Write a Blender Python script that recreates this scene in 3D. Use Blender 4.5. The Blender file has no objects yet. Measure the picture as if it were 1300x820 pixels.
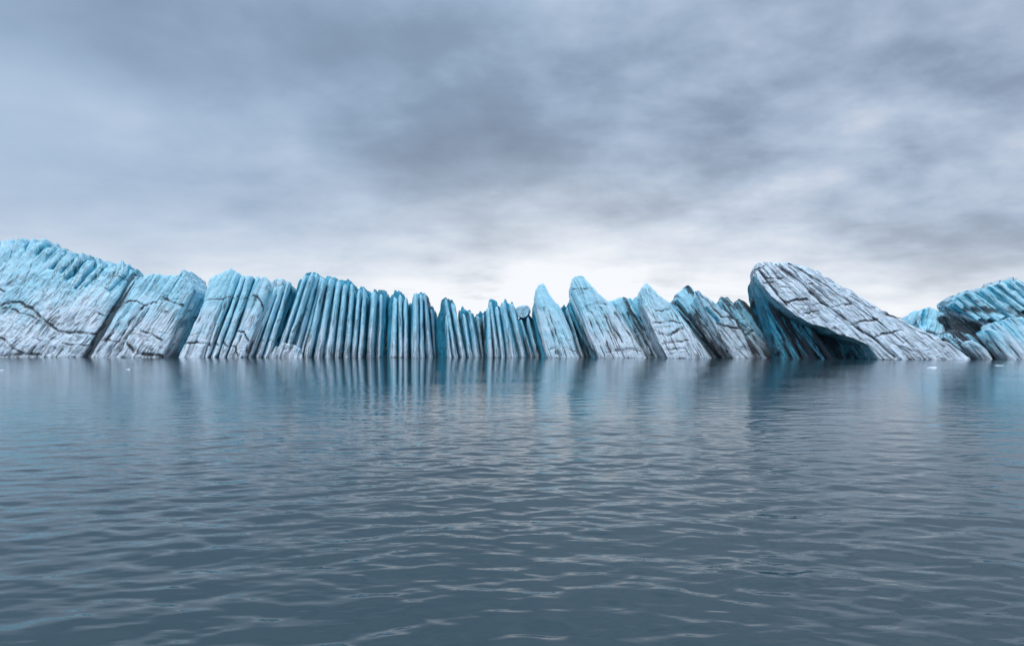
import bpy, math, random
import numpy as np

S = bpy.context.scene
COL = S.collection
# ------------------------------------------------------------------ survey: bearings of the place seen from the boat
F, CX, HY, EYE = 867.0, 650.0, 438.0, 2.0      # focal length / centre / horizon (photo units), eye height in metres

# ------------------------------------------------------------------ noise
def _h(i, j, k, seed):
    n = (i*374761393 + j*668265263 + k*2147483647 + seed*1274126177) & 0xFFFFFFFF
    n = ((n ^ (n >> 13)) * 1274126177) & 0xFFFFFFFF
    n = ((n ^ (n >> 16)) * 2246822519) & 0xFFFFFFFF
    return ((n ^ (n >> 15)) & 0xFFFFFF) / float(0xFFFFFF)

def vn(x, y, z, seed=0, lin=False):
    x, y, z = np.broadcast_arrays(np.asarray(x, float), np.asarray(y, float), np.asarray(z, float))
    xi, yi, zi = np.floor(x), np.floor(y), np.floor(z)
    fx, fy, fz = x-xi, y-yi, z-zi
    if not lin: fx = fx*fx*(3-2*fx); fy = fy*fy*(3-2*fy); fz = fz*fz*(3-2*fz)
    xi = xi.astype(np.int64); yi = yi.astype(np.int64); zi = zi.astype(np.int64)
    r = 0
    for a in (0, 1):
        wa = fx if a else 1-fx
        for b in (0, 1):
            wb = fy if b else 1-fy
            for c in (0, 1):
                wc = fz if c else 1-fz
                r = r + wa*wb*wc*_h(xi+a, yi+b, zi+c, seed)
    return r*2-1

def fbm(x, y, z, seed=0, o=4, g=.5, lin=False):
    r, a, f, t = 0, 1., 1., 0
    for i in range(o):
        r = r + a*vn(x*f+i*17.3, y*f-i*9.1, z*f+i*5.7, seed+i, lin); t += a; a *= g; f *= 2.03
    return r/t

def sstep(a, b, x):
    t = np.clip((x-a)/(b-a), 0, 1); return t*t*(3-2*t)

# ------------------------------------------------------------------ object helpers
def mesh_obj(name, V, quads, mat, parent=None, attrs=None, smooth=True):
    me = bpy.data.meshes.new(name)
    V = np.asarray(V, np.float32); Q = np.asarray(quads, np.int32)
    me.vertices.add(len(V)); me.vertices.foreach_set('co', V.ravel())
    me.loops.add(Q.size); me.loops.foreach_set('vertex_index', Q.ravel())
    me.polygons.add(len(Q))
    me.polygons.foreach_set('loop_start', np.arange(0, Q.size, 4, dtype=np.int32))
    me.polygons.foreach_set('use_smooth', np.full(len(Q), smooth, bool))
    me.update(calc_edges=True)
    for k, v in (attrs or {}).items():
        v = np.asarray(v, np.float32)
        if v.ndim == 2:
            a = me.attributes.new(k, 'FLOAT_VECTOR', 'POINT'); a.data.foreach_set('vector', v.ravel())
        else:
            a = me.attributes.new(k, 'FLOAT', 'POINT'); a.data.foreach_set('value', v)
    me.materials.append(mat)
    o = bpy.data.objects.new(name, me); COL.objects.link(o)
    if parent: o.parent = parent
    return o

def tag(o, label, cat, group=None):
    o['label'] = label; o['category'] = cat
    if group: o['group'] = group
    return o

def N(nt, t, **kw):
    n = nt.nodes.new(t)
    for k, v in kw.items():
        if k == 'inp':
            for a, b in v.items(): n.inputs[a].default_value = b
        else: setattr(n, k, v)
    return n

# ------------------------------------------------------------------ materials
def ice_material():
    m = bpy.data.materials.new('glacier_ice'); m.use_nodes = True
    nt = m.node_tree; L = nt.links.new; nt.nodes.clear()
    out = N(nt, 'ShaderNodeOutputMaterial'); b = N(nt, 'ShaderNodeBsdfPrincipled')
    L(b.outputs[0], out.inputs[0])
    A = {}
    for k in ('blue', 'dirt_shade', 'deep', 'flow'):
        A[k] = N(nt, 'ShaderNodeAttribute', attribute_name=k)
    fl = A['flow'].outputs['Vector']
    def noise(scale_vec, sc, det, rough=.6):
        mp = N(nt, 'ShaderNodeMapping'); mp.inputs['Scale'].default_value = scale_vec
        L(fl, mp.inputs[0])
        n = N(nt, 'ShaderNodeTexNoise', inp={'Scale': sc, 'Detail': det, 'Roughness': rough})
        L(mp.outputs[0], n.inputs['Vector']); return n.outputs[0]
    def mth(op, a, c, clamp=False):
        n = N(nt, 'ShaderNodeMath', operation=op, use_clamp=clamp)
        for i, v in enumerate((a, c)):
            if isinstance(v, (int, float)): n.inputs[i].default_value = v
            else: L(v, n.inputs[i])
        return n.outputs[0]
    def mr(v, a, c, d=0., e=1.):
        n = N(nt, 'ShaderNodeMapRange', inp={1: a, 2: c, 3: d, 4: e}); L(v, n.inputs[0]); return n.outputs[0]
    def mix(f, c1, c2):
        n = N(nt, 'ShaderNodeMix', data_type='RGBA')
        L(f, n.inputs[0])
        for s, c in ((6, c1), (7, c2)):
            if isinstance(c, tuple): n.inputs[s].default_value = c + (1,)
            else: L(c, n.inputs[s])
        return n.outputs[2]
    streak = noise((1, .16, .8), 3.2, 5)          # fine striations along the columns
    cross = noise((.35, 1.5, .6), 1.7, 5)         # melt scallops across them
    patch = noise((1, .7, 1), .33, 4)
    fine = noise((1, 1, 1), 7.0, 6, .7)
    blue = mth('ADD', A['blue'].outputs['Fac'], mth('MULTIPLY', mth('SUBTRACT', streak, .5), 1.1))
    blue = mth('ADD', blue, mth('MULTIPLY', mth('SUBTRACT', patch, .5), .9))
    blue = mr(blue, .1, .9)
    c = mix(blue, (.69, .785, .85), (.42, .74, .85))
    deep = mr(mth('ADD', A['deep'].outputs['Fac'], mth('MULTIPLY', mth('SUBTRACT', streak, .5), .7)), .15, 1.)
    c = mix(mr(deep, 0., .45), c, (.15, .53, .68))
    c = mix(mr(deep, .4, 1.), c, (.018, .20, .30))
    # sediment bands and dusting, plus shade painted into recesses
    d = mth('ADD', A['dirt_shade'].outputs['Fac'], mth('MULTIPLY', mth('SUBTRACT', fine, .5), .8))
    d = mth('ADD', d, mth('MULTIPLY', mth('SUBTRACT', noise((1.3, .10, .8), 4.5, 4), .5), 1.6))
    d = mth('ADD', d, mth('MULTIPLY', mth('SUBTRACT', cross, .5), .5))
    d = mr(d, .24, .8)
    hair = noise((1.2, .05, .6), 3.6, 4, .6)      # thin silt lines running down the flutes
    msk = mr(mth('SUBTRACT', patch, mth('MULTIPLY', blue, .11)), .36, .52)
    hl = mth('MULTIPLY', mr(hair, .53, .60), msk)
    d = mth('MAXIMUM', d, mth('MULTIPLY', hl, .85))
    c = mix(mth('MULTIPLY', d, .93), c, mix(mr(patch, .35, .65), (.026, .026, .032), (.06, .055, .062)))
    L(c, b.inputs['Base Color'])
    L(mr(fine, .3, .7, .25, .6), b.inputs['Roughness'])
    b.inputs['Subsurface Weight'].default_value = .3; b.inputs['Subsurface Radius'].default_value = (.25, .7, 1.); b.inputs['Subsurface Scale'].default_value = .35
    b.inputs['IOR'].default_value = 1.31
    b.inputs['Specular IOR Level'].default_value = .35
    hsum = mth('ADD', mth('SUBTRACT', mth('MULTIPLY', streak, .7), mth('MULTIPLY', hl, .5)), mth('ADD', mth('MULTIPLY', cross, .5), mth('MULTIPLY', fine, .25)))
    bp = N(nt, 'ShaderNodeBump', inp={'Strength': .75, 'Distance': .22}); L(hsum, bp.inputs['Height'])
    L(bp.outputs[0], b.inputs['Normal'])
    return m
ICE = ice_material()

# ------------------------------------------------------------------ the ice builder
def seg_dist(px, py, pts):
    d = np.full(px.shape, 1e9)
    for (ax, ay), (bx, by) in zip(pts[:-1], pts[1:]):
        vx, vy = bx-ax, by-ay
        t = np.clip(((px-ax)*vx+(py-ay)*vy)/(vx*vx+vy*vy+1e-9), 0, 1)
        d = np.minimum(d, np.hypot(px-ax-t*vx, py-ay-t*vy))
    return d

def resample(pts, us):
    P = np.asarray(pts, float)
    if P.shape[1] == 3: u, P = P[:, 0], P[:, 1:]
    else:
        seg = np.hypot(*(P[1:]-P[:-1]).T); u = np.r_[0, np.cumsum(seg)]; u = u/u[-1]
    return np.interp(us, u, P[:, 0]), np.interp(us, u, P[:, 1])

SEED = [10]
def ice(name, top, bot, D, T=5., parent=None, k=0., lam=1.2, amp=.35, n=3.5, lean=.05, blue=(.35, .9),
        deep=0., bands=(), dusty=0., strata=0., jag=2., rough=.25, res=.11, teeth=0., groove=.6, low=.0, bow=0., tail=1., side=0., under=0., fe=.2, saw=0., sawl=9.):
    """A solid piece of ice. top/bot: upper and lower outline of the front face (bot = (x0, x1) means it stands in
    the water). k = lean of the flutes, lam/amp = their width and depth in metres, T = thickness."""
    SEED[0] += 7; sd = SEED[0]
    wat = not hasattr(bot[0], '__len__')
    wy = HY + F*(EYE+.9)/D
    if wat: bot = [(bot[0], wy), (bot[1], wy)]
    m = D/F
    tw = max(abs(top[-1][-2]-top[0][-2]), abs(bot[-1][0]-bot[0][0]))
    hh = max(p[1] for p in bot)-min(p[-1] for p in top)
    nu = int(max(12, tw*m/res)); nv = int(max(12, hh*m/res))
    nt_, nb = int(max(7, min(T/.35, 26))), max(8, nv//5)
    us = .5-.5*np.cos(np.linspace(0, math.pi, nu)*1.0)
    us = .55*us+.45*np.linspace(0, 1, nu)
    tx, ty = resample(top, us); bx, by = resample(bot, us)
    # ragged crest
    xm = (tx-CX)*m; zc = (HY-ty)*m
    sc = xm-k*zc
    j = fbm(sc*1.1, 3.3, 0, sd, 4)*.9+np.abs(vn(sc*2.1, 9, 0, sd+2))*.8-.25
    keep = sstep(0, .04, us)*sstep(0, .04, 1-us)
    hgt = np.clip((by-ty)/25., 0, 1)
    ty = ty - jag*(j+.55*(.5-np.abs(2*((sc/.55+.5*vn(sc*1.3, 4, 0, sd+40)) % 1)-1))+.6*vn(sc*4.3, 2, 0, sd+41))*keep*hgt
    if saw:
        sw = (tx/sawl+.35*vn(tx/sawl*.7, 3, 0, sd+60)) % 1
        ty = ty+saw*keep*np.clip(sw*1.15, 0, 1)*(.6+.5*vn(np.floor(tx/sawl), 1, 0, sd+61))
    vf = np.linspace(0, 1, nv); vt = np.linspace(0, 1, nt_+2)[1:-1]; vb = np.linspace(1, 0, nb)
    rows = [(v, 0.) for v in vf]+[(1., w) for w in vt]+[(v, 1.) for v in vb]
    nbt = 0 if wat else 20
    rows += [(0., w) for w in np.linspace(1, 0, nbt+2)[1:-1]]
    vv = np.array([r[0] for r in rows])[:, None]; ww = np.array([r[1] for r in rows])[:, None]
    u = us[None, :]
    bot_ = np.zeros(len(rows)); bot_[len(rows)-nbt:] = 1; bot_ = bot_[:, None]
    px = bx+(tx-bx)*vv; py = by+(ty-by)*vv
    if bow: px = px+bow*np.sin(math.pi*np.clip(vv, 0, 1))*(1 if np.isscalar(bow) else 1)
    c = np.abs(2*u-1)
    e = 1-(1-c**n)**(1/n)                                          # plan outline of the piece
    vround = np.clip((vv-.93)/.07, 0, 1)**2*.12*(ww < .5)
    base = D+lean*(1-0)*np.maximum((HY-py)*m, 0)
    e2 = 1-(1-c**2.2)**(1/2.2)
    front = base+e*T*fe+vround
    back = base*1.0+T-e2*T*(1-fe)
    Y = front*(1-ww)+back*ww
    # horizontal and vertical position (metres)
    X = (px-CX)*front/F; Z = EYE+(HY-py)*(base+.5*fe*e*T*vv)/F
    # the top slopes down and breaks up toward the back
    Z = Z - (ww > 0)*(ww**1.4)*tail*hgt[None, :]*np.minimum(T, 6)*.22*(vv > .99) - ((ww >= 1)*(1-0)*tail*hgt[None, :]*np.minimum(T, 6)*.22*vv)*(vv < .991)
    if np.any(ww): Z = Z+(vv > .99)*(ww > 0)*(ww < 1)*fbm(X*.9-k*Z*.9, Y*.9, 0, sd+4, 4)*.5*np.sin(math.pi*ww)
    s = X-k*Z; t = Z+k*X*.4
    # flutes: jittered cells with rounded crests and sharp grooves
    w_ = vn(t*.12, s*.3, 0, sd+5)*.13*lam + vn(t*.5, s*.6, 4, sd+6)*.07
    q = (s+w_)/lam+.38*vn(s/lam*.8, 1.5, 0, sd+7)+10.37*sd
    cell = np.floor(q); fr = q-cell
    ca = .35+.65*_h(cell.astype(np.int64), np.int64(3), np.int64(1), sd)
    g1 = np.abs(2*fr-1)**1.5*ca
    q2 = (s+w_*.6)/(lam*.37)+.3*vn(s/lam*2.3, 7., 0, sd+8)
    g2 = np.abs(2*(q2-np.floor(q2))-1)*(.3+.7*_h(np.floor(q2).astype(np.int64), np.int64(5), np.int64(2), sd))*.8
    gm = .45+.55*sstep(-.5, .5, fbm(s*.25, t*.22, 0, sd+9, 3))
    gro = (g1*.75+g2*.6)*gm
    isf = ((ww < .5)*1.)
    disp = amp*gro+fbm((X+.5*Z)*.42, (Z-.5*X)*.36, Y*.3, sd+11, 4, .5, True)*rough*1.5+fbm(s*2.4, t*.7, Y*.5, sd+12, 4, .6, True)*rough*.8
    # dirt bands / notches, some holding painted shade
    npx = vn(X*.7, Z*.7, 0, sd+13)*1.6+vn(X*2.3, Z*2.3, 0, sd+14)*.9
    dirt_shade = np.zeros(px.shape); blu = np.zeros(px.shape)
    for bd in bands:
        pts, w, st, dep = bd
        wq = .25 if (st < .55 and dep >= .35) else 1.; dd = np.abs(seg_dist(px+npx*.6*wq, py+npx*wq, pts))
        f = np.clip(1-dd/(w*1.5), 0, 1)*isf
        dirt_shade = np.maximum(dirt_shade, 1.3*st*f*(.72+.5*vn(X*1.3, Z*1.3, 2, sd+15)))
        disp = disp+dep*(.6 if st >= .55 else 1.)*sstep(0, 1, f)
        if st < .55 and dep >= .35: blu = np.maximum(blu, sstep(0, .8, f)); dirt_shade = dirt_shade*1.
    if strata:
        strata = strata*.62
        cn = fbm(s*.22, t*.85, 0, sd+16, 4)
        ln = np.clip(1-np.abs(cn-.12)/.05, 0, 1)+.8*np.clip(1-np.abs(cn+.22)/.04, 0, 1)
        msk = sstep(-.15, .4, fbm(X*.3, Z*.3, 2, sd+18, 3)+(.25-.35*np.clip(vv, 0, 1)))
        dirt_shade = np.maximum(dirt_shade, strata*ln*msk)
        disp = disp+.12*ln*msk*isf
        ck = fbm(s*1.3, t*.28, 3, sd+21, 4)
        l2 = np.clip(1-np.abs(ck)/.05, 0, 1)*sstep(.0, .5, fbm(X*.4, Z*.4, 7, sd+22, 3)+.15)
        dirt_shade = np.maximum(dirt_shade, strata*.8*l2); disp = disp+.10*l2*isf
    if dusty:
        ds = sstep(.0, .6, fbm(s*1.5, t*.22, 0, sd+19, 4)*1.3+dusty*1.0-.30+gro*.55-.25*vv)
        dirt_shade = np.maximum(dirt_shade, ds*min(1., dusty*.9+.35))  # grit, and on flanks and cavern pieces also painted shade
    mot = sstep(.12, .6, fbm(s*.35, t*.6, 6, sd+50, 5, .6)+.22-.45*np.clip(vv, 0, 1)+.12*strata)*sstep(-.2, .3, fbm(X*2.2, Z*2.6, 3, sd+52, 3))
    dirt_shade = np.maximum(dirt_shade, mot*(.30+.35*strata)*(ww < .5))
    if low:                                        # dark line just above the water; the tallest paint in cavern shade
        lw = np.clip(1-(Z-.0)/(low*(1+.6*vn(s*1.2, 0, 0, sd+20))), 0, 1)
        dirt_shade = np.maximum(dirt_shade, lw*.75*(.6+.6*vn(s*2., t, 0, sd+23)))
    edge = np.sqrt(np.clip(1-c**2, 0, 1))*.6+.4
    Y = Y+np.where(ww < .5, disp, -disp*.5)*edge
    X = X+(fbm(s*.8+5, t*.55, Y*.8, sd+24, 4))*rough*.8*(1-.0*u)
    if teeth:
        Z = Z-teeth*g1*sstep(.7, 1., vv)*hgt[None, :]*np.where(ww < .6, 1, .5)
    up = sstep(0, 1, np.clip((Z)/(max(hh*m-1, 1))*1.25, 0, 1)+.45*fbm(X*.3, Z*.3, 0, sd+25, 3))
    bl = blue[0]+(blue[1]-blue[0])*up
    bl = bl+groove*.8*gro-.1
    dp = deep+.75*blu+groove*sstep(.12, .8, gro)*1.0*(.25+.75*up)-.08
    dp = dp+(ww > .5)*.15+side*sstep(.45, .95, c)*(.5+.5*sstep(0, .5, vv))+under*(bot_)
    dirt_shade = np.maximum(dirt_shade, under*bot_*(.35+.8*fbm(X*.5, Y*.5, Z*.5, sd+31, 3)))  # underside darkened in colour, standing for shade below the overhang
    R, C = X.shape
    V = np.stack([X, Y, Z], -1).reshape(-1, 3)
    flow = np.stack([s, t, Y], -1).reshape(-1, 3)
    idx = np.arange(R*C).reshape(R, C)
    nxt = np.roll(idx, -1, 0)                      # closes under the foot
    q_ = np.stack([idx[:, :-1], idx[:, 1:], nxt[:, 1:], nxt[:, :-1]], -1).reshape(-1, 4)
    # left and right rims: weld front to back
    caps = []
    RR = R-nbt
    for cc, fl in ((0, False), (C-1, True)):
        for r in range(RR//2-1):
            a, b2 = idx[r, cc], idx[r+1, cc]; c2, d2 = idx[RR-2-r, cc], idx[RR-1-r, cc]
            if len({a, b2, c2, d2}) == 4: caps.append((a, b2, c2, d2) if not fl else (d2, c2, b2, a))
    Q = np.vstack([q_, np.array(caps)])
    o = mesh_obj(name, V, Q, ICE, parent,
                 {'blue': np.clip(bl, -1, 2).ravel(), 'dirt_shade': np.clip(dirt_shade, 0, 1.2).ravel(), 'deep': np.clip(dp, 0, 1).ravel(), 'flow': flow})
    return o

def root(name, px, D, label, cat, group=None):
    o = bpy.data.objects.new(name, None); COL.objects.link(o)
    tag(o, label, cat, group)
    return o

def rib(parent, b, wb, t, ty, wt, D, T=3.2, **kw):
    """one upright column: b/wb = centre and width at the water, (t, ty)/wt = top"""
    a = dict(k=(t-b)/max(456.-ty, 1), lam=random.uniform(.5, .8), amp=.27, n=random.uniform(1.1, 1.5), blue=(.1, 1.1), jag=3.2, rough=.2, fe=.5, res=.09, groove=.45, low=.5, dusty=.14, tail=2.2, side=.75, strata=.4)
    a.update(kw)
    wt = wt*random.uniform(.75, 1.); wb = wb*random.uniform(.85, 1.12); ty = ty+random.uniform(-1.5, 2.5)
    top = [(t-wt/2, ty+9), (t-wt*.3, ty+2), (t-.05*wt, ty), (t+wt*.25, ty+2.5), (t+wt/2, ty+10)]
    return ice('rib', top, (b-wb*.42, b+wb*.42), D+random.uniform(-.8, .9), T, parent, **a)

ROW = 'ice blocks standing in a row along the far side of the water'
exec_blocks = []
BLK = 'ice block'

# ---- A: the big sloping berg at the left edge of the frame
a = root('iceberg', 0, 112, 'big pale blue iceberg at the left edge with toothed crest and dark curving bands', 'iceberg')
ice('ice_face', [(-190, 352), (-120, 318), (-50, 304), (0, 302), (24, 300), (40, 303), (54, 302), (60, 311), (78, 315), (90, 318), (104, 323), (118, 329), (135, 333), (152, 333), (166, 338), (174, 337)],
    [(-230, 461), (-60, 461), (101, 461)], 112, 9, a, saw=7, sawl=10, k=.8, lam=2.0, amp=.22, n=6, lean=.22, blue=(-.05, .9), jag=4.6, rough=.36, teeth=1.5, res=.10,
    strata=.8, groove=.25, low=.5,
    bands=[([(-60, 400), (0, 388), (22, 383), (40, 392), (55, 406), (72, 420), (95, 422), (128, 424)], 2.2, 1.15, .35),
           ([(-40, 392), (10, 392), (30, 398), (45, 404)], 1.6, .9, .2),
           ([(-20, 394), (30, 399), (58, 412), (100, 411)], 6, .42, .1), ([(60, 446), (100, 446)], 5, .4, .1), ([(-20, 420), (5, 430), (16, 442), (30, 449), (50, 450)], 1.8, 1.0, .25),
           ([(0, 368), (6, 371)], 1.3, 1., .2), ([(125, 397), (136, 402)], 1.2, 1., .2),
           ([(80, 436), (112, 438)], 1.1, .9, .15), ([(40, 428), (60, 434), (70, 442)], 1.1, .8, .1),
           ([(50, 404), (80, 410), (110, 402)], 1.0, .7, .1),
           ([(33, 452), (62, 420)], 2.2, .8, .4), ([(44, 452), (76, 420)], 1.8, .7, .35), ([(0, 452), (26, 450)], 3, 1., .2),
           ([(122, 344), (150, 350), (164, 357)], 1.0, .9, .15), ([(128, 360), (136, 368)], .9, .8, .1),
           ([(94, 366), (120, 332)], 2.2, .1, .9), ([(107, 364), (134, 336)], 1.4, .15, .6), ([(138, 370), (157, 348)], 1.5, .2, .7),
           ([(83, 354), (109, 324)], 2.6, .0, 1.1), ([(75, 346), (100, 319)], 2.4, .0, 1.), ([(64, 340), (86, 314)], 2.6, .0, 1.), ([(46, 320), (58, 305)], 2.2, .0, .8), ([(56, 328), (74, 309)], 2., .0, .8), ([(30, 312), (38, 301)], 1.8, 0., .6), ([(150, 362), (166, 336)], 1.3, .1, .5)])

# ---- B: slanting pale block with a pointed top
b = root('ice_block', 150, 110, 'broad pale block with a pointed grey blue top and black sill at its foot', BLK, ROW)
ice('ice_face', [(166, 366), (172, 355), (183, 350), (200, 348), (214, 352), (224, 349), (232, 344), (237, 352), (243, 361), (247, 368)], (110, 204), 110, 9, b, k=.62, lam=1.6, amp=.5,
    n=4, lean=.12, blue=(-.15, .9), jag=2.4, strata=.8, low=.5, dusty=.10, groove=.5,
    bands=[([(146, 389), (155, 384), (165, 382), (176, 384), (184, 388), (198, 384)], 1.2, 1.1, .2), ([(203, 377), (212, 379), (222, 385), (232, 388)], 1.5, 1.1, .2),
           ([(204, 395), (213, 396)], 1., .9, .1), ([(176, 419), (190, 424), (205, 432)], 1.6, .95, .25),
           ([(162, 438), (169, 446), (180, 450), (205, 453)], 3.2, 1.2, .5), ([(118, 450), (150, 410)], 8, .42, .1), ([(166, 424), (190, 430), (204, 440)], 4, .45, .1), ([(124, 432), (135, 431), (151, 434)], 1.2, 1., .2),
           ([(136, 452), (176, 394), (184, 386)], 1.8, 1., .5), ([(122, 450), (150, 408), (166, 386)], 1.3, .95, .4), ([(145, 452), (187, 392)], 1.0, .8, .4),
           ([(104, 458), (140, 404), (160, 374)], 5.0, .95, .5)])  # last strip paints the dark wedge of shade beside the berg
ice('shade_flank', [(161, 372), (168, 352), (180, 350)], (103, 126), 113, 8, b, k=.62, lam=.7, amp=.3, blue=(.2, .8), deep=.25, dusty=.85, low=4, lean=.1, jag=1.)  # overhang shade painted into this flank's colour

b = root('ice_block', 230, 113, 'narrow deep teal slab recessed right of the block with the pointed grey blue top', BLK, ROW)
ice('ice_face', [(240, 362), (246, 367), (254, 374), (262, 379), (270, 384)], (202, 236), 114.5, 9, b, k=.48, lam=.8, amp=.4, n=5, blue=(.3, 1.), deep=.55, dusty=.28, lean=.04,
    jag=2.4, bands=[([(236, 401), (250, 402)], 1., 1., .2)])

# ---- C
c = root('ice_block', 265, 109, 'wide block with smooth pale left face, ribbed right half and black arched foot line', BLK, ROW)
ice('ice_face', [(264, 376), (267, 354), (276, 349), (285, 345), (293, 341), (299, 346)], (223, 256), 109.5, 8, c, k=.44, lam=1.8, amp=.25, n=4, lean=.10, blue=(-.05, .95), jag=2.2, strata=.4, groove=.3,
    bands=[([(264, 380), (274, 380), (284, 379)], 1.0, 1.1, .2), ([(224, 441), (236, 436), (250, 435), (262, 437)], 1.4, 1.2, .3), ([(226, 428), (245, 424), (262, 423)], .8, .7, .1)])
for (bb, wb, t, ty, wt) in ((259, 11, 299, 343, 12), (269, 11, 308, 348, 11), (280, 12, 317, 346, 12), (290, 11, 326, 351, 9)):
    rib(c, bb, wb, t, ty, wt, 109.2, 4., n=2., lam=.9, amp=.3, blue=(.1, 1.1), bands=[([(bb-6, 437), (bb+4, 434), (bb+8, 440)], 1.4, 1.1, .25), ([(bb+22, 381), (bb+34, 376)], .8, .9, .1), ([(bb+10, 412), (bb+18, 411)], .7, .7, .1)])
ice('rib', [(321, 372), (329, 356), (334, 350), (339, 357), (343, 371)], (285, 308), 108.4, 6, c, k=.42, lam=1.5, amp=.3, n=3, blue=(-.1, .8), jag=1.4, strata=.4, lean=.06, low=.6,
    bands=[([(320, 376), (326, 376), (331, 384), (333, 394), (330, 405)], 1.2, 1.0, .25), ([(300, 420), (308, 420), (314, 432), (313, 446)], 1.3, 1.1, .3), ([(283, 452), (291, 438), (298, 440), (302, 452)], 1.3, 1.1, .3), ([(296, 452), (305, 425)], 1.1, 1, .3)])
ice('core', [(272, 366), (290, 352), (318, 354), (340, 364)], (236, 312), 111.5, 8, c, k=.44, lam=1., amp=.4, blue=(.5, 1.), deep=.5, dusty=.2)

# ---- D
d = root('ice_block', 325, 110, 'small block with a loose glassy lump on top between two taller ribbed blocks', BLK, ROW)
for (bb, wb, t, ty, wt, dd) in ((314, 10, 349, 362, 8, 110.), (325, 11, 357, 364, 9, 109.6), (336, 13, 366, 356, 9, 110.4)):
    rib(d, bb, wb, t, ty, wt, dd, 4., n=1.8, blue=(-.1, 1.), bands=[([(bb-4, 437), (bb+8, 431)], 1.3, 1.1, .2), ([(bb+12, 408), (bb+20, 405)], .8, .8, .1), ([(bb+18, 392), (bb+26, 390)], .8, .7, .1)])
ice('glassy_lump', [(343, 364), (346, 356), (352, 353), (358, 353), (361, 360), (361, 367)], [(345, 372), (352, 374), (361, 371)], 110, 3, d, k=.2, lam=.6, amp=.3, n=2.5, rough=.3, blue=(-.2, .5), jag=2, groove=.4)
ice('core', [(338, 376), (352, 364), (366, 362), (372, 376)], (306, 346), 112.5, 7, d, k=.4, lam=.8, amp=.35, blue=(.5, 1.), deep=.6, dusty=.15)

# ---- E .. J : close set columns
random.seed(4)
def cluster(label, ribs, core_top, core_bot, D, core=.55, **kw):
    r = root('ice_block', core_bot[0], D, label, BLK, ROW)
    for q in ribs: rib(r, *q[:5], D+(q[5] if len(q) > 5 else 0), kw.get('T', 3.6), **{a_: b_ for a_, b_ in kw.items() if a_ != 'T'})
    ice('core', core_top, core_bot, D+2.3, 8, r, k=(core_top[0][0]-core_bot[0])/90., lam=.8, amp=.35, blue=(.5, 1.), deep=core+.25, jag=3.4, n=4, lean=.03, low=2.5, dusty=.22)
    return r
e = cluster('tall column cluster with crumbly crown, highest of the tightly ribbed blocks',
        [(350, 11, 388, 350, 11), (360, 11, 395, 346, 10, -.4), (371, 11, 402, 346, 9, -.2), (380, 9, 408, 350, 8, .4)],
        [(378, 362), (390, 347), (398, 346), (408, 351), (413, 358)], (346, 386), 109.5, lam=.6, amp=.2, dusty=.2, low=1.)
ice('foot_lump', [(343, 450), (350, 440), (360, 436), (372, 438), (382, 446)], (342, 384), 108.6, 2.5, e, k=.3, lam=.9, amp=.5, n=2.4, rough=.35, blue=(-.4, .1), dusty=.25, strata=.9)
cluster('pair of leaning columns right beside the tall cluster with the crumbly crown',
        [(388, 12, 411, 354, 9), (403, 13, 420, 353, 10, -.2)], [(406, 364), (414, 352), (426, 355), (430, 362)], (386, 410), 109.8, low=1.2, dusty=.2)
cluster('trio of near upright columns with grey feet below a flat rough top',
        [(416, 13, 430, 356, 9, -.1), (428, 11, 438, 357, 9, .2), (439, 11, 447, 362, 8, 0)], [(426, 364), (432, 355), (440, 355), (448, 362), (452, 370)], (410, 445), 109.6, low=1.2, dusty=.18)
cluster('twin thin columns splitting off a deep blue gap under a grey lumpy top',
        [(449, 11, 456, 367, 9, 0), (457, 8, 463, 365, 6, -.3)], [(448, 372), (456, 365), (463, 366), (468, 372)], (443, 462), 109.6)
cluster('pair of pale columns with a dark chip at the foot of the left one',
        [(469, 12, 475, 370, 9, -.2), (480, 9, 484, 371, 8, .3)], [(466, 374), (476, 368), (486, 369), (492, 378)], (462, 488), 109.6)
cluster('rounded blue hump of three columns, one wide and two thin',
        [(499, 15, 502, 373, 10, -.2), (509, 6, 508, 375, 6, .2), (515, 8, 515, 378, 7, .4)], [(493, 382), (500, 371), (510, 373), (517, 382)], (490, 519), 109.4, core=.7)
cluster('tapering block with twin sharp points standing at the middle of the wall',
        [(527, 14, 528, 372, 9, -.2), (536, 9, 535, 373, 6, 0), (546, 13, 539, 371, 7, -.4)], [(519, 388), (527, 373), (538, 372), (543, 382)], (520, 550), 109.2, core=.6)
cluster('low dark fin squeezed behind the twin pointed block and the blue wedge',
        [(553, 9, 548, 388, 7, 0)], [(544, 396), (548, 389), (553, 396)], (546, 560), 113.5, core=.85, dusty=.4)
cluster('blue wedge with a deep teal left face and two split tips leaning left',
        [(572, 10, 567, 402, 6, -1.), (580, 8, 566, 380, 7, -.4), (589, 12, 575, 381, 8, -.2)], [(553, 408), (561, 384), (566, 379), (577, 386)], (555, 592), 109.6, core=.8)
cluster('short flat topped teal block right of the split tipped wedge',
        [(598, 10, 589, 396, 8, 0), (607, 12, 597, 394, 9, -.1)], [(582, 396), (587, 392), (596, 393), (601, 398)], (592, 611), 110.2, core=.6, blue=(.2, 1.))
cluster('dark ragged fins in the gap behind the short teal block',
        [(613, 7, 607, 399, 9, 0), (618, 6, 614, 396, 5, 0)], [(601, 406), (607, 398), (616, 394), (619, 402)], (606, 624), 114, core=.9, dusty=.5)
cluster('narrow sharp shark fin shaped block with blue ribs down its right side',
        [(623, 11, 620, 386, 7, .4), (633, 13, 623, 380, 8, -.2), (640, 8, 631, 386, 7, .2)], [(615, 400), (622, 380), (629, 382), (636, 392)], (616, 643), 109.4, core=.6)
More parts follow.
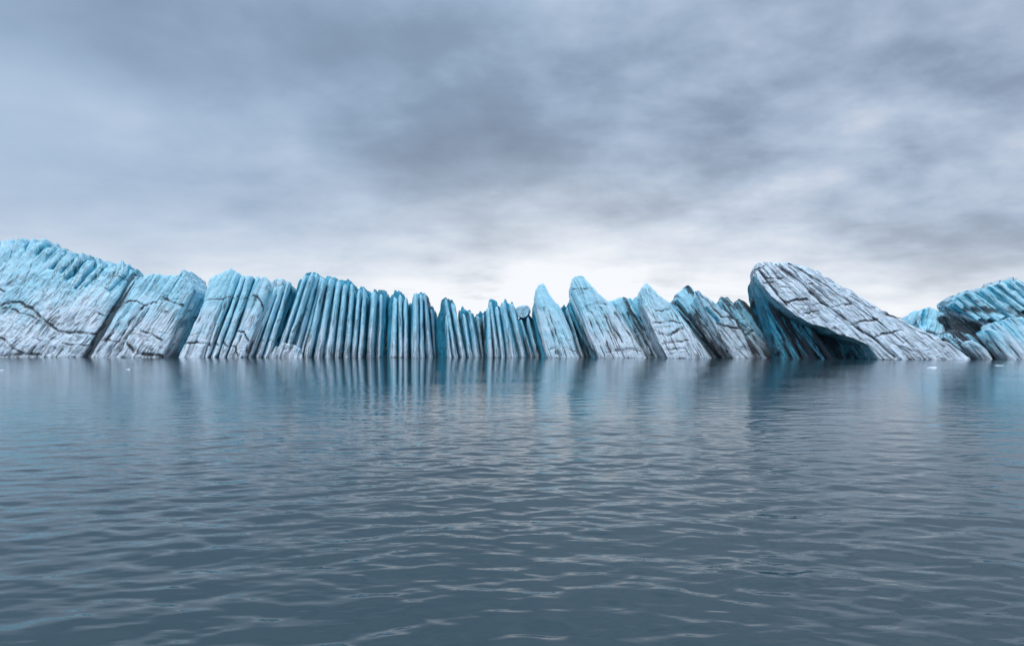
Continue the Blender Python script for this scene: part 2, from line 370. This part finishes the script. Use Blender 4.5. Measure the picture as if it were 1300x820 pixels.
cluster('pale leaning block with a broad white foot, just left of the perched boulder',
        [(652, 19, 639, 381, 10, -.3), (666, 12, 649, 384, 9, 0)], [(635, 390), (640, 381), (650, 384), (657, 398)], (642, 671), 109., core=.4)
tag(ice('perched_boulder', [(653, 394), (657, 389), (664, 387), (671, 388), (674, 395)], [(656, 400), (664, 404), (673, 398)], 112, 4.5, None, k=.3, lam=1., amp=.3, n=2.2, rough=.35, blue=(.0, .6), dusty=.15, jag=1.2),
    'rounded grey ice boulder perched on dark fins between two leaning blocks', 'ice boulder')
cluster('dark teal fins in the hollow beneath the perched grey boulder',
        [(677, 12, 661, 404, 8, 0), (685, 10, 670, 402, 8, .3)], [(655, 414), (662, 402), (672, 399), (677, 408)], (668, 698), 112, core=.9, dusty=.25)

# ---- P
p = root('ice_block', 715, 107, 'blunt tipped block leaning left with one dark groove down its face', BLK, ROW)
ice('ice_face', [(678, 386), (680, 368), (684, 362), (690, 360), (694, 365), (699, 375), (705, 385), (716, 397)], (696, 739), 107, 7, p, k=-.42, lam=1.0, amp=.22, n=3, lean=.10, blue=(.1, .95), jag=1.4, low=.5,
    bands=[([(690, 391), (700, 420), (709, 452)], 1.8, .65, .45), ([(696, 391), (706, 425), (713, 452)], .9, .9, .3), ([(686, 364), (693, 365)], .7, .7, .1), ([(712, 430), (724, 431)], .9, .7, .1),
           ([(698, 442), (705, 440), (706, 450)], 1.2, .8, .2), ([(715, 442), (735, 448)], 1.5, .7, .1)])
ice('shade_flank', [(676, 392), (679, 384), (690, 392)], (688, 712), 110, 6, p, k=-.3, lam=.6, amp=.3, blue=(.5, 1.), deep=.8, dusty=.2)  # flank coloured dark to imitate shade under the lean
cluster('thin dark fins wedged between the blunt tipped block and the big fluted block',
        [(735, 10, 712, 391, 7, 0), (742, 9, 720, 388, 6, .2), (750, 10, 726, 384, 7, 0)], [(706, 398), (718, 388), (727, 384), (731, 394)], (726, 762), 111, core=.8, dusty=.35)

# ---- Q
q = root('ice_block', 790, 106, 'big round topped block leaning left, its lower half scored with dark parallel flutes', BLK, ROW)
ice('ice_face', [(726, 372), (726, 357), (728, 352), (734, 350), (741, 351), (746, 357), (752, 364), (760, 373), (769, 380), (776, 385), (786, 396)], (762, 826), 106, 8, q, k=-.44, lam=1.05, amp=.55, n=3.5,
    lean=.12, blue=(-.05, .95), jag=1.2, strata=.35, low=.5, groove=.35,
    bands=[([(726, 367), (738, 366), (752, 366)], .9, .8, .12), ([(744, 388), (758, 386), (770, 387)], 1., .7, .12), ([(728, 352), (740, 351)], .7, .7, .1),
           ([(741, 392), (756, 424), (768, 452)], 1.1, .9, .4), ([(752, 398), (764, 420), (776, 448)], 1.3, 1., .5), ([(761, 400), (774, 425), (780, 438)], .8, 1., .3), ([(766, 398), (779, 424), (785, 436)], .8, 1., .3),
           ([(771, 398), (784, 422), (790, 434)], .8, .95, .3), ([(762, 390), (788, 430)], .8, .8, .3), ([(780, 396), (800, 426), (806, 440)], 1.2, .95, .4),
           ([(782, 446), (798, 443), (812, 446)], 2.2, .75, .2)])
ice('shade_flank', [(724, 386), (726, 368), (736, 384)], (752, 780), 108.5, 6, q, k=-.42, lam=.55, amp=.35, blue=(.3, 1.), deep=.5, dusty=.4)  # shade of the leaning underside put into the colour

# ---- R
r_ = root('ice_block', 830, 109, 'dark sooty ribbed block with blue saddle shaped top, left of the pale pyramid slab', BLK, ROW)
ice('ice_face', [(768, 384), (777, 383), (787, 377), (795, 379), (803, 381), (812, 374), (818, 374)], (822, 852), 108.5, 8, r_, k=-.5, lam=.62, amp=.45, n=5, lean=.02, blue=(.0, 1.), deep=.25, jag=2.2, dusty=.5, low=3.,
    bands=[([(790, 398), (826, 454)], .9, 1, .3), ([(797, 396), (832, 454)], 1.2, 1, .3), ([(802, 394), (838, 454)], .8, 1, .3), ([(806, 400), (843, 456)], 1.4, 1., .4), ([(812, 402), (848, 456)], 1., 1, .3), ([(816, 404), (851, 456)], 1., .9, .3)])

# ---- S pyramid
s_ = tag(ice('ice_slab', [(813, 373), (816, 364), (819, 359), (824, 362), (831, 368), (838, 375), (848, 384), (858, 395), (867, 406), (877, 420), (887, 436), (897, 453)],
    [(816, 386), (824, 405), (836, 432), (850, 461), (875, 461), (899, 461)], 102.5, 7, None, k=-.5, lam=2.4, amp=.12, n=4.5, lean=.12, blue=(-.3, .8), jag=1.4, strata=.75, groove=.2, low=.5, rough=.3,
    bands=[([(832, 394), (840, 395), (851, 393)], 1.1, 1., .2), ([(829, 410), (846, 408), (864, 410)], 1.4, .8, .2), ([(838, 424), (848, 427), (858, 420), (866, 416)], 1.7, 1.15, .35),
           ([(841, 437), (856, 434), (874, 432)], 1.4, 1.0, .3), ([(846, 444), (868, 442)], 1.2, .9, .25), ([(834, 417), (850, 414)], 1., .8, .2)]),
    'pale pyramid shaped slab with stacked wavy dark bands, right of the sooty ribbed block', 'ice slab', ROW)

# ---- T1 strip + T
t1 = root('ice_fin', 900, 104, 'long thin fin running down along the right edge of the pale pyramid slab', 'ice fin', ROW)
ice('rib', [(846, 384), (852, 384), (860, 394)], (898, 909), 104.5, 5, t1, k=-.8, lam=.7, amp=.25, n=2, blue=(-.1, .8), jag=1.5, dusty=.25, bands=[([(880, 424), (888, 418)], 1.6, 1.1, .3), ([(896, 440), (903, 436)], 1.2, 1., .2)])
ice('rib', [(852, 392), (857, 388), (864, 398)], (908, 918), 107, 5, t1, k=-.75, lam=.6, amp=.3, blue=(.2, .9), deep=.3, dusty=.55, jag=1.5)

t = root('ice_block', 930, 103, 'ragged topped block of overlapping slanted plates with shade painted on its left side', BLK, ROW)
ice('ice_face', [(882, 369), (886, 370), (894, 376), (904, 383), (916, 394), (924, 399), (933, 405), (938, 414), (946, 432)], (934, 961), 103, 6, t, k=-.75, lam=1.1, amp=.42, n=3.5, lean=.08, blue=(-.2, .6), jag=2.6, dusty=.3, strata=.9, rough=.3, low=.5,
    bands=[([(884, 372), (900, 384), (916, 402), (934, 404)], 1.2, 1., .2), ([(910, 410), (922, 414), (936, 416)], 1.6, 1.15, .4), ([(909, 403), (916, 432), (928, 452)], 1.6, .7, .5), ([(938, 428), (950, 446)], .9, .8, .2), ([(898, 392), (912, 408)], 2.5, .5, .4)])
ice('ice_face', [(860, 380), (861, 372), (868, 366), (873, 363), (880, 366), (884, 371), (890, 386)], (921, 938), 105.5, 7, t, k=-.72, lam=.8, amp=.4, n=3, lean=.03, blue=(.1, 1.1), deep=.1, jag=2.6, dusty=.55, groove=.6,
    bands=[([(878, 388), (906, 420), (930, 450)], 1.4, .9, .4), ([(876, 400), (900, 430)], 4, .8, .3)])
ice('shade_flank', [(857, 392), (862, 382), (874, 392), (884, 400)], (905, 924), 108.5, 7, t, k=-.7, lam=.55, amp=.45, blue=(.1, .8), deep=.3, dusty=.7)  # left side darkened in colour, as shade under the plates

# ---- U
u_ = root('ice_block', 980, 104, 'low soot streaked block of slanted plates crouching under the overhang of the giant slab', BLK, ROW)
ice('ice_face', [(912, 383), (917, 376), (924, 379), (930, 383), (936, 392), (948, 406), (960, 424)], (960, 986), 104.5, 6, u_, k=-.72, lam=.8, amp=.35, n=3.5, lean=.08, blue=(-.05, .9), jag=2.2, dusty=.5, strata=.9, low=1.5,
    bands=[([(948, 426), (956, 420), (964, 421)], 2.0, 1.2, .45), ([(930, 404), (944, 420)], 2.2, .7, .3), ([(916, 396), (936, 410), (948, 416)], 1.5, .8, .25)])
ice('ice_face', [(934, 388), (939, 378), (946, 382), (953, 388), (964, 402)], (976, 1002), 106, 7, u_, k=-.68, lam=.7, amp=.4, n=3, blue=(.1, 1.), deep=.3, dusty=.7, jag=2.2, low=3)
ice('rib', [(952, 392), (958, 385), (966, 390), (976, 404)], (990, 1018), 107.5, 7, u_, k=-.6, lam=.6, amp=.4, n=3, blue=(.2, 1.), deep=.5, dusty=.8, jag=2, low=4)

# ---- V giant slab
v = root('iceberg', 1090, 95, 'giant tilted white slab overhanging a dark teal cavern, tallest ice on the right', 'iceberg')
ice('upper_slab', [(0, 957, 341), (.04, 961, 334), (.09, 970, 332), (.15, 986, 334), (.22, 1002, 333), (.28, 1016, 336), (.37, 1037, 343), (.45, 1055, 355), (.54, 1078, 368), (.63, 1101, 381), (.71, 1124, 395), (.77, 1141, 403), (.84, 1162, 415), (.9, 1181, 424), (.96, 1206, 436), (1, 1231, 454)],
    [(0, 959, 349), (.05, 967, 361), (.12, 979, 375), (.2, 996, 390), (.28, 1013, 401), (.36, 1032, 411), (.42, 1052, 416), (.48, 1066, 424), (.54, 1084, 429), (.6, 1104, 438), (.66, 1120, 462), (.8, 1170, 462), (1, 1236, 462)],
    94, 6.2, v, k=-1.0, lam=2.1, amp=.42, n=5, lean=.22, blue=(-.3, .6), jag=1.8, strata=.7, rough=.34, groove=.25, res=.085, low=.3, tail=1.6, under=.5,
    bands=[([(963, 342), (975, 357), (988, 374), (1000, 388)], 1.7, 1., .5), ([(986, 336), (1016, 358), (1044, 384), (1083, 411), (1111, 430), (1138, 454)], 1.6, .85, .7),
           ([(1002, 334), (1040, 356), (1080, 384), (1120, 412), (1150, 436)], .9, .75, .4), ([(958, 341), (972, 338)], 1., .9, .15),
           ([(973, 354), (984, 352), (996, 354)], 1.2, 1., .2), ([(969, 360), (980, 357)], 1.2, 1.1, .2), ([(988, 363), (1004, 366)], .9, .8, .15), ([(990, 372), (1006, 372)], .9, .6, .15),
           ([(998, 385), (1010, 381), (1023, 380)], 1.8, 1.2, .35), ([(1020, 398), (1030, 395), (1041, 394)], 1.2, .95, .2), ([(1024, 361), (1033, 360)], 1., .9, .2),
           ([(1058, 391), (1068, 387), (1082, 386)], 1.5, 1., .3), ([(1032, 386), (1046, 384)], 1.3, .9, .2), ([(1082, 411), (1096, 408), (1115, 406)], 1.4, 1., .3),
           ([(1112, 427), (1128, 422), (1146, 419)], 1.7, 1.1, .3), ([(1122, 398), (1132, 401), (1144, 404)], 2., 1.15, .3), ([(1060, 415), (1067, 421), (1074, 428)], 2., .9, .3),
           ([(1080, 378), (1100, 388), (1112, 391)], 1.1, .8, .2), ([(1130, 434), (1160, 446)], .9, .7, .2), ([(1150, 412), (1172, 424), (1200, 440)], .9, .9, .2), ([(1024, 339), (1036, 343)], 1., .8, .1)])
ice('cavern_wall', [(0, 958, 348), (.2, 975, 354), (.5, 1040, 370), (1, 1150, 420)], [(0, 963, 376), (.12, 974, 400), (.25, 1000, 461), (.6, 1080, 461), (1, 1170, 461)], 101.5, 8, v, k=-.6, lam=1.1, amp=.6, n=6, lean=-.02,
    blue=(.4, 1.), deep=.8, dusty=.55, low=7, jag=.5, rough=.5, groove=.7, bands=[([(985, 380), (1020, 425), (1050, 450)], 6, .8, .3), ([(1000, 440), (1050, 450), (1110, 452)], 9, 1., .3)])  # lower wall blackened in colour to imitate the cavern's shade
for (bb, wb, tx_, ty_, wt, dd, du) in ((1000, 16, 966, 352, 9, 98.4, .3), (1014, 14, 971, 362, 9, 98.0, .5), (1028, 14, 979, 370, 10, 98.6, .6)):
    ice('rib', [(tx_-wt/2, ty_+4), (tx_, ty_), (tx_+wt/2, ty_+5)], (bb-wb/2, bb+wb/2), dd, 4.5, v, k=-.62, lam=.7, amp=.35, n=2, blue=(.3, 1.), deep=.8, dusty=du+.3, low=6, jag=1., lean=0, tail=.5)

# ---- X group at the right
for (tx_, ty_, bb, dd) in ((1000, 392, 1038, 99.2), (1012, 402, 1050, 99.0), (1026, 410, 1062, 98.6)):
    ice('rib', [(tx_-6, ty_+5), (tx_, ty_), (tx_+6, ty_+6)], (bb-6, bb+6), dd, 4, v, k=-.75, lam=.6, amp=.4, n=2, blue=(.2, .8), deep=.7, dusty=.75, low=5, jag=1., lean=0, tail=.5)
x1 = tag(ice('ice_boulder', [(1163, 408), (1167, 400), (1172, 393), (1180, 390), (1190, 394), (1200, 399), (1208, 406), (1214, 416)], [(1166, 420), (1180, 440), (1200, 461), (1222, 461)], 103, 7, None, k=.3, lam=1.6, amp=.5, n=3.5, lean=.25,
    blue=(-.2, 1.2), deep=.05, jag=.8, rough=.4, groove=.8, bands=[([(1190, 405), (1198, 412), (1200, 420)], 3.2, .9, .2), ([(1178, 421), (1192, 425), (1202, 432)], 2.5, .8, .3), ([(1174, 395), (1172, 412)], 3, 0., .6)]),
    'rounded turquoise ice boulder rising behind the low right end of the giant slab', 'ice boulder')
x2 = root('ice_block', 1245, 97, 'low ribbed block painted cavern-shade black at the water with one pale slanted plate', BLK, ROW)
ice('ice_face', [(1196, 430), (1208, 420), (1216, 420), (1230, 424), (1246, 428), (1262, 440)], (1222, 1272), 99, 6, x2, k=-1.1, lam=.6, amp=.4, n=4, blue=(.0, .6), deep=.2, dusty=.85, jag=1.5)  # black here is cavern shade painted into the ice
ice('plate', [(1229, 435), (1233, 431), (1242, 436), (1252, 443)], (1254, 1266), 96.5, 3, x2, k=-1.2, lam=.8, amp=.2, n=2, blue=(-.2, .6), dusty=.1, jag=.8)
x3 = root('iceberg', 1280, 100, 'ribbed berg cut by the right edge, light blue fins above a black crumbly band', 'iceberg')
ice('ice_face', [(1212, 385), (1213, 376), (1220, 371), (1227, 368), (1240, 369), (1250, 366), (1259, 363), (1270, 357), (1290, 355), (1310, 356), (1350, 352), (1400, 372), (1440, 410)],
    [(0, 1213, 388), (.1, 1228, 403), (.2, 1256, 416), (.32, 1300, 428), (.6, 1360, 461), (1, 1480, 461)], 100, 9, x3, k=-1.25, lam=1.15, amp=.65, n=5, lean=.16, saw=4, sawl=8, blue=(.3, 1.1), deep=.1, jag=3.2, teeth=.8, rough=.35, groove=.7, dusty=.3, strata=.6,
    bands=[([(1230, 394), (1246, 404), (1262, 412), (1290, 422)], 7, 1.1, .3), ([(1256, 392), (1272, 400), (1300, 412)], 5.5, 1.1, .3), ([(1272, 384), (1290, 392), (1320, 402)], 4., .95, .35), ([(1228, 388), (1240, 392)], 2, .5, .1), ([(1300, 390), (1340, 404)], 6, .9, .3)])
for i, (xx, yy, ln, w_) in enumerate(((1213, 381, 34, 5), (1217, 374, 44, 4), (1226, 369, 52, 6), (1234, 370, 40, 4), (1247, 366, 58, 6), (1258, 363, 46, 4), (1268, 358, 60, 6), (1281, 356, 48, 5), (1290, 355, 64, 6), (1306, 355, 50, 5), (1322, 353, 60, 6), (1340, 354, 60, 5))):
    ice('fin', [(xx-2, yy+w_*.8), (xx+1, yy), (xx+w_, yy+1.5)], [(xx+ln*.80, yy+ln*.66+w_), (xx+ln, yy+ln*.62)], 99.5-.25*(i % 3), 2.4, x3, k=-1.3, lam=.5, amp=.22, n=1.5, lean=.12, blue=(.0, 1.), jag=1.8, rough=.25, groove=.5, dusty=.22, side=.5,
        bands=[([(1226, 392), (1250, 394), (1276, 392), (1310, 404)], 6, 1., .2), ([(1240, 384), (1262, 384)], 3, .6, .2)])
x4 = root('ice_block', 1240, 99, 'slanted grey blue block streaked with black grit and painted shade below the ribbed berg at the right edge', BLK, ROW)
ice('ice_face', [(1200, 402), (1203, 397), (1212, 401), (1222, 404), (1240, 411), (1256, 417), (1270, 428), (1290, 444)], [(1206, 416), (1220, 428), (1240, 461), (1302, 461)], 101.5, 7, x4, k=-1.1, lam=.9, amp=.45, n=4, lean=.05, blue=(.1, .8), dusty=1.0, strata=1., jag=1.5, rough=.35, low=3,
    bands=[([(1226, 412), (1250, 420), (1256, 430)], 5, 1., .3), ([(1236, 430), (1262, 448)], 14, 1.3, .3)])  # wide last band paints the black of the shaded hollow
x5 = root('ice_block', 1300, 94, 'pale lower slab with parallel slanted plates reaching the water at the right edge', BLK, ROW)
for i, (tx_, ty_, bx_, dd) in enumerate(((1256, 416, 1292, 95.5), (1262, 409, 1306, 96.2), (1273, 406, 1322, 96.6), (1284, 404, 1338, 97), (1296, 402, 1356, 97.4), (1312, 400, 1376, 97.8), (1330, 400, 1400, 98.2))):
    ice('plate', [(tx_-3, ty_+4), (tx_+1, ty_), (tx_+12, ty_+5)], (bx_-8, bx_+9), dd, 3.2, x5, k=-.95, lam=.9, amp=.22, n=2.2, lean=.05, blue=(-.05, .8), jag=1.2, dusty=.08, rough=.2, low=.4)
ice('core', [(1262, 418), (1290, 410), (1340, 406), (1400, 430)], (1290, 1430), 99.5, 8, x5, k=-.9, lam=.7, amp=.4, blue=(.3, .9), deep=.8, dusty=1.0, low=7)  # core coloured near black, standing for shade in the hollow

# ------------------------------------------------------------------ floating fragments
def frag(px, py, w, h, label, blue=.1, dirt_shade=0., seed=0):
    D = F*EYE/(py-HY); m = D/F
    n1, n2 = 18, 14
    th = np.linspace(0, 2*math.pi, n1, endpoint=False)[None, :]; ph = np.linspace(.03, math.pi-.03, n2)[:, None]
    x = np.cos(th)*np.sin(ph); y = np.sin(th)*np.sin(ph); z = np.cos(ph)+0*th
    r = 1+.45*fbm(x*1.6+seed, y*1.6, z*1.6, 50+seed, 3)
    z = np.where(z > 0, z**.8 if False else z, z*.8)
    X = (px-CX)*m+x*r*w*m*.38; Y = D+y*r*w*m*.35; Z = z*r*h*m*.6-.03
    idx = np.arange(n1*n2).reshape(n2, n1); nx = np.roll(idx, -1, 1)
    Q = np.stack([idx[:-1], idx[1:], nx[1:], nx[:-1]], -1).reshape(-1, 4)
    V = np.stack([X, Y, Z], -1).reshape(-1, 3)
    o = mesh_obj('ice_fragment', V, Q, ICE, None, {'blue': np.full(len(V), blue), 'dirt_shade': np.full(len(V), dirt_shade), 'deep': np.zeros(len(V)), 'flow': V})
    tag(o, label, 'ice fragment', 'small ice pieces floating in front of the wall')
frag(2, 470, 9, 2.2, 'small white ice piece afloat at the left edge of the frame', 0, 0, 1)
frag(163, 469, 10, 1.8, 'flat pale ice piece afloat in front of the block with the pointed top', 0, 0, 2)
frag(460, 486, 11, 2.0, 'small dark gritty ice piece afloat before the tight columns', .1, .9, 3)
frag(1183, 467, 16, 3.0, 'largest pale floating ice piece, before the right end of the giant slab', .1, 0, 4)
frag(1268, 464, 14, 1.6, 'thin pale ice piece afloat before the low black block at right', .1, 0, 5)

# ------------------------------------------------------------------ water
def water():
    m = bpy.data.materials.new('lagoon_water'); m.use_nodes = True
    nt = m.node_tree; L = nt.links.new; nt.nodes.clear()
    out = N(nt, 'ShaderNodeOutputMaterial'); b = N(nt, 'ShaderNodeBsdfPrincipled'); L(b.outputs[0], out.inputs[0])
    b.inputs['Base Color'].default_value = (.029, .056, .066, 1)
    b.inputs['Roughness'].default_value = .07
    b.inputs['IOR'].default_value = 1.34
    geo = N(nt, 'ShaderNodeNewGeometry')
    def noise(sx, sy, rot, sc, det):
        mp = N(nt, 'ShaderNodeMapping'); mp.inputs['Scale'].default_value = (sx, sy, 1); mp.inputs['Rotation'].default_value = (0, 0, math.radians(rot))
        L(geo.outputs['Position'], mp.inputs[0])
        n = N(nt, 'ShaderNodeTexNoise', inp={'Scale': sc, 'Detail': det, 'Roughness': .5, 'Distortion': .3}); L(mp.outputs[0], n.inputs['Vector']); return n.outputs[0]
    n1 = noise(.35, 1, 6, 2.6, 3); n2 = noise(.5, 1, -22, 6.0, 3)
    big = noise(.5, 1, 10, .12, 2)                 # wind patches: rougher and calmer water
    add = N(nt, 'ShaderNodeMath', operation='MULTIPLY_ADD', inp={1: .6}); L(n2, add.inputs[0]); L(n1, add.inputs[2])
    st = N(nt, 'ShaderNodeMapRange', inp={1: .35, 2: .65, 3: .3, 4: .8}); L(big, st.inputs[0])
    bp = N(nt, 'ShaderNodeBump', inp={'Distance': .019}); L(add.outputs[0], bp.inputs['Height']); L(st.outputs[0], bp.inputs['Strength'])
    L(bp.outputs[0], b.inputs['Normal'])
    r = 1.2*np.exp(np.arange(0, 1150)*.0042); r = r[r < 125]
    r = np.r_[.01, .5, r, 140, 170, 220, 300, 450, 700, 1200, 2500, 6000, 14000]
    th = np.r_[np.linspace(-math.pi, -1.05, 40)[:-1], np.linspace(-1.05, 1.05, 620), np.linspace(1.05, math.pi, 40)[1:]]
    R, Tt = np.meshgrid(r, th, indexing='ij')
    X = R*np.sin(Tt); Y = R*np.cos(Tt)
    Z = np.zeros_like(X)
    for (lx, ly, rot, amp, sd, fa) in ((1.0, .40, .06, .019, 1, 26), (.55, .22, -.28, .0115, 2, 20), (5.2, 2.6, .35, .008, 3, 70), (.9, .24, .42, .014, 4, 24), (.28, .11, .1, .0075, 5, 18), (.5, .16, -.5, .007, 6, 18)):
        c_, s__ = math.cos(rot), math.sin(rot)
        xr = X*c_+Y*s__; yr = -X*s__+Y*c_
        wv = vn(xr/lx, yr/ly, 0, 100+sd)+.5*vn(xr/lx*1.9, yr/ly*1.7, 5, 130+sd)
        Z += .74*amp*wv*np.exp(-(R/fa)**2)*(R > .4)
    Z *= (R < 124)
    nr, nc = X.shape
    idx = np.arange(nr*nc).reshape(nr, nc)
    Q = np.stack([idx[:-1, :-1], idx[:-1, 1:], idx[1:, 1:], idx[1:, :-1]], -1).reshape(-1, 4)[:, ::-1]
    o = mesh_obj('water', np.stack([X, Y, Z], -1).reshape(-1, 3), Q, m)
    o['kind'] = 'structure'
water()

# ------------------------------------------------------------------ sky
SUN_EL, SUN_AZ = math.radians(52), math.radians(205)
def world():
    w = bpy.data.worlds.new('World'); S.world = w; w.use_nodes = True
    nt = w.node_tree; L = nt.links.new; nt.nodes.clear()
    out = N(nt, 'ShaderNodeOutputWorld')
    sky = N(nt, 'ShaderNodeTexSky', sky_type='NISHITA', sun_disc=False, sun_elevation=SUN_EL, sun_rotation=SUN_AZ)
    bg1 = N(nt, 'ShaderNodeBackground', inp={'Strength': .08}); L(sky.outputs[0], bg1.inputs[0])
    tc = N(nt, 'ShaderNodeTexCoord'); d = tc.outputs['Generated']
    sep = N(nt, 'ShaderNodeSeparateXYZ'); L(d, sep.inputs[0])
    def mth(op, a, c=0., clamp=False, e=None):
        n = N(nt, 'ShaderNodeMath', operation=op, use_clamp=clamp)
        for i, v in enumerate((a, c) if e is None else (a, c, e)):
            if isinstance(v, (int, float)): n.inputs[i].default_value = v
            else: L(v, n.inputs[i])
        return n.outputs[0]
    z = mth('MAXIMUM', sep.outputs[2], 0.)
    den = mth('ADD', z, .13)
    cx = mth('DIVIDE', sep.outputs[0], den); cy = mth('DIVIDE', sep.outputs[1], den)
    cmb = N(nt, 'ShaderNodeCombineXYZ'); L(cx, cmb.inputs[0]); L(cy, cmb.inputs[1])
    def noise(sc, det, ro, loc, dist=.0, scl=(1, 1, 1)):
        mp = N(nt, 'ShaderNodeMapping'); mp.inputs['Location'].default_value = loc; mp.inputs['Scale'].default_value = scl
        L(cmb.outputs[0], mp.inputs[0])
        n = N(nt, 'ShaderNodeTexNoise', inp={'Scale': sc, 'Detail': det, 'Roughness': ro, 'Distortion': dist}); L(mp.outputs[0], n.inputs['Vector']); return n.outputs[0]
    den2 = mth('ADD', z, .32); cm2 = N(nt, 'ShaderNodeCombineXYZ'); L(mth('DIVIDE', sep.outputs[0], den2), cm2.inputs[0]); L(mth('DIVIDE', sep.outputs[1], den2), cm2.inputs[1]); L(z, cm2.inputs[2])
    n3n = N(nt, 'ShaderNodeTexNoise', inp={'Scale': 3.4, 'Detail': 7., 'Roughness': .54, 'Distortion': .08}); L(cm2.outputs[0], n3n.inputs['Vector']); n3 = n3n.outputs[0]
    n1 = noise(.85, 5, .5, (3.1, 1.7, 0), .5, (.75, 1, 1)); n2 = noise(2.6, 6, .55, (7.7, 2.2, 0), .3, (.8, 1, 1))
    def blob(px, py, sx, sy, amt):
        v = ((px-CX)/F, 1., (HY-py)/F); l = math.sqrt(sum(q*q for q in v)); v = [q/l for q in v]
        mp = N(nt, 'ShaderNodeVectorMath', operation='SUBTRACT'); L(d, mp.inputs[0]); mp.inputs[1].default_value = v
        m2 = N(nt, 'ShaderNodeVectorMath', operation='MULTIPLY'); L(mp.outputs[0], m2.inputs[0]); m2.inputs[1].default_value = (F/sx, .8, F/sy)
        dp = N(nt, 'ShaderNodeVectorMath', operation='DOT_PRODUCT'); L(m2.outputs[0], dp.inputs[0]); L(m2.outputs[0], dp.inputs[1])
        e = mth('POWER', 2.718, mth('MULTIPLY', dp.outputs['Value'], -1.))
        return mth('MULTIPLY', e, amt)
    val = mth('ADD', mth('MULTIPLY', mth('SUBTRACT', n1, .5), 1.0), mth('ADD', mth('MULTIPLY', mth('SUBTRACT', n2, .5), .5), mth('MULTIPLY', mth('SUBTRACT', n3, .5), 1.7)))
    # right half of the deck is lumpier than the left
    rr = mth('ADD', .72, mth('MULTIPLY', sep.outputs[0], .9), True)
    val = mth('MULTIPLY', val, rr)
    for bl in ((120, 180, 330, 130, .15), (600, 230, 150, 110, -.22), (380, 60, 260, 70, -.16), (690, 60, 300, 60, -.06), (900, 220, 220, 40, .12), (1180, 290, 150, 35, -.20), (830, 110, 220, 60, .0),
               (1150, 90, 160, 60, .05), (260, 320, 400, 30, .10), (60, 20, 160, 50, -.12), (1050, 230, 200, 26, .08)):
        if bl[4]: val = mth('ADD', val, blob(*bl))
    val = mth('ADD', val, .53)
    cr = N(nt, 'ShaderNodeValToRGB'); L(val, cr.inputs[0])
    els = cr.color_ramp.elements
    els[0].position = 0.; els[0].color = (.20, .265, .37, 1)
    els[1].position = 1.; els[1].color = (.64, .72, .85, 1)
    for p_, c_ in ((.3, (.255, .345, .485, 1)), (.5, (.34, .45, .615, 1)), (.72, (.45, .56, .73, 1))):
        e_ = els.new(p_); e_.color = c_
    # brighter gap under the cloud deck near the horizon
    azb = mth('ADD', blob(700, 420, 420, 85, 1.0), mth('ADD', mth('ADD', blob(760, 345, 190, 42, .4), blob(740, 275, 300, 65, .26)), mth('ADD', blob(0, 395, 520, 75, .50), blob(1250, 400, 260, 55, .38))))
    low = mth('POWER', 2.718, mth('MULTIPLY', mth('MULTIPLY', z, z), -160.))
    g = mth('ADD', azb, mth('MULTIPLY', low, .12))
    g = mth('MULTIPLY', g, mth('ADD', .1, mth('ADD', mth('MULTIPLY', n2, .7), mth('MULTIPLY', n3, 1.1))), True)
    tint = N(nt, 'ShaderNodeMix', data_type='RGBA', blend_type='MULTIPLY'); tint.inputs[0].default_value = 1.; L(cr.outputs[0], tint.inputs[6])
    tm = N(nt, 'ShaderNodeMix', data_type='RGBA'); L(mth('ADD', mth('MULTIPLY', sep.outputs[0], .8), .5, True), tm.inputs[0]); tm.inputs[6].default_value = (.98, 1.01, 1.01, 1); tm.inputs[7].default_value = (1.05, 1., .96, 1)
    L(tm.outputs[2], tint.inputs[7])
    mixc = N(nt, 'ShaderNodeMix', data_type='RGBA'); L(g, mixc.inputs[0]); L(tint.outputs[2], mixc.inputs[6]); mixc.inputs[7].default_value = (.95, .97, 1.01, 1)
    # extra sky brightness, added overhead and behind the boat to light the ice fronts
    up = mth('MULTIPLY', mth('SUBTRACT', z, .42, True), 1.9, True)
    bk = mth('MULTIPLY', sep.outputs[1], -1.0, True)
    mul = mth('ADD', 1., mth('ADD', mth('MULTIPLY', up, .9), mth('MULTIPLY', bk, 1.5)))
    bg2 = N(nt, 'ShaderNodeBackground'); L(mixc.outputs[2], bg2.inputs[0]); L(mul, bg2.inputs[1])
    ms = N(nt, 'ShaderNodeMixShader', inp={0: .96}); L(bg1.outputs[0], ms.inputs[1]); L(bg2.outputs[0], ms.inputs[2])
    L(ms.outputs[0], out.inputs[0])
world()
sl = bpy.data.lights.new('sun', 'SUN'); sl.energy = 1.5; sl.angle = math.radians(25); sl.color = (1, .965, .93)
so = bpy.data.objects.new('sun', sl); COL.objects.link(so)
so.rotation_euler = (math.radians(90)-SUN_EL, 0, math.radians(-25))      # from behind the boat, slightly left

# ------------------------------------------------------------------ camera
cd = bpy.data.cameras.new('camera'); cd.lens = 24.0; cd.sensor_width = 36; cd.clip_end = 20000; cd.clip_start = .1
cd.lens = 36*F/1300; cd.shift_y = (HY-410)/1300
co = bpy.data.objects.new('camera', cd); COL.objects.link(co)
co.location = (0, 0, EYE); co.rotation_euler = (math.radians(90), 0, 0)
S.camera = co
vs = S.view_settings; vs.view_transform = 'Standard'; vs.look = 'None'; vs.exposure = 0; vs.gamma = 1
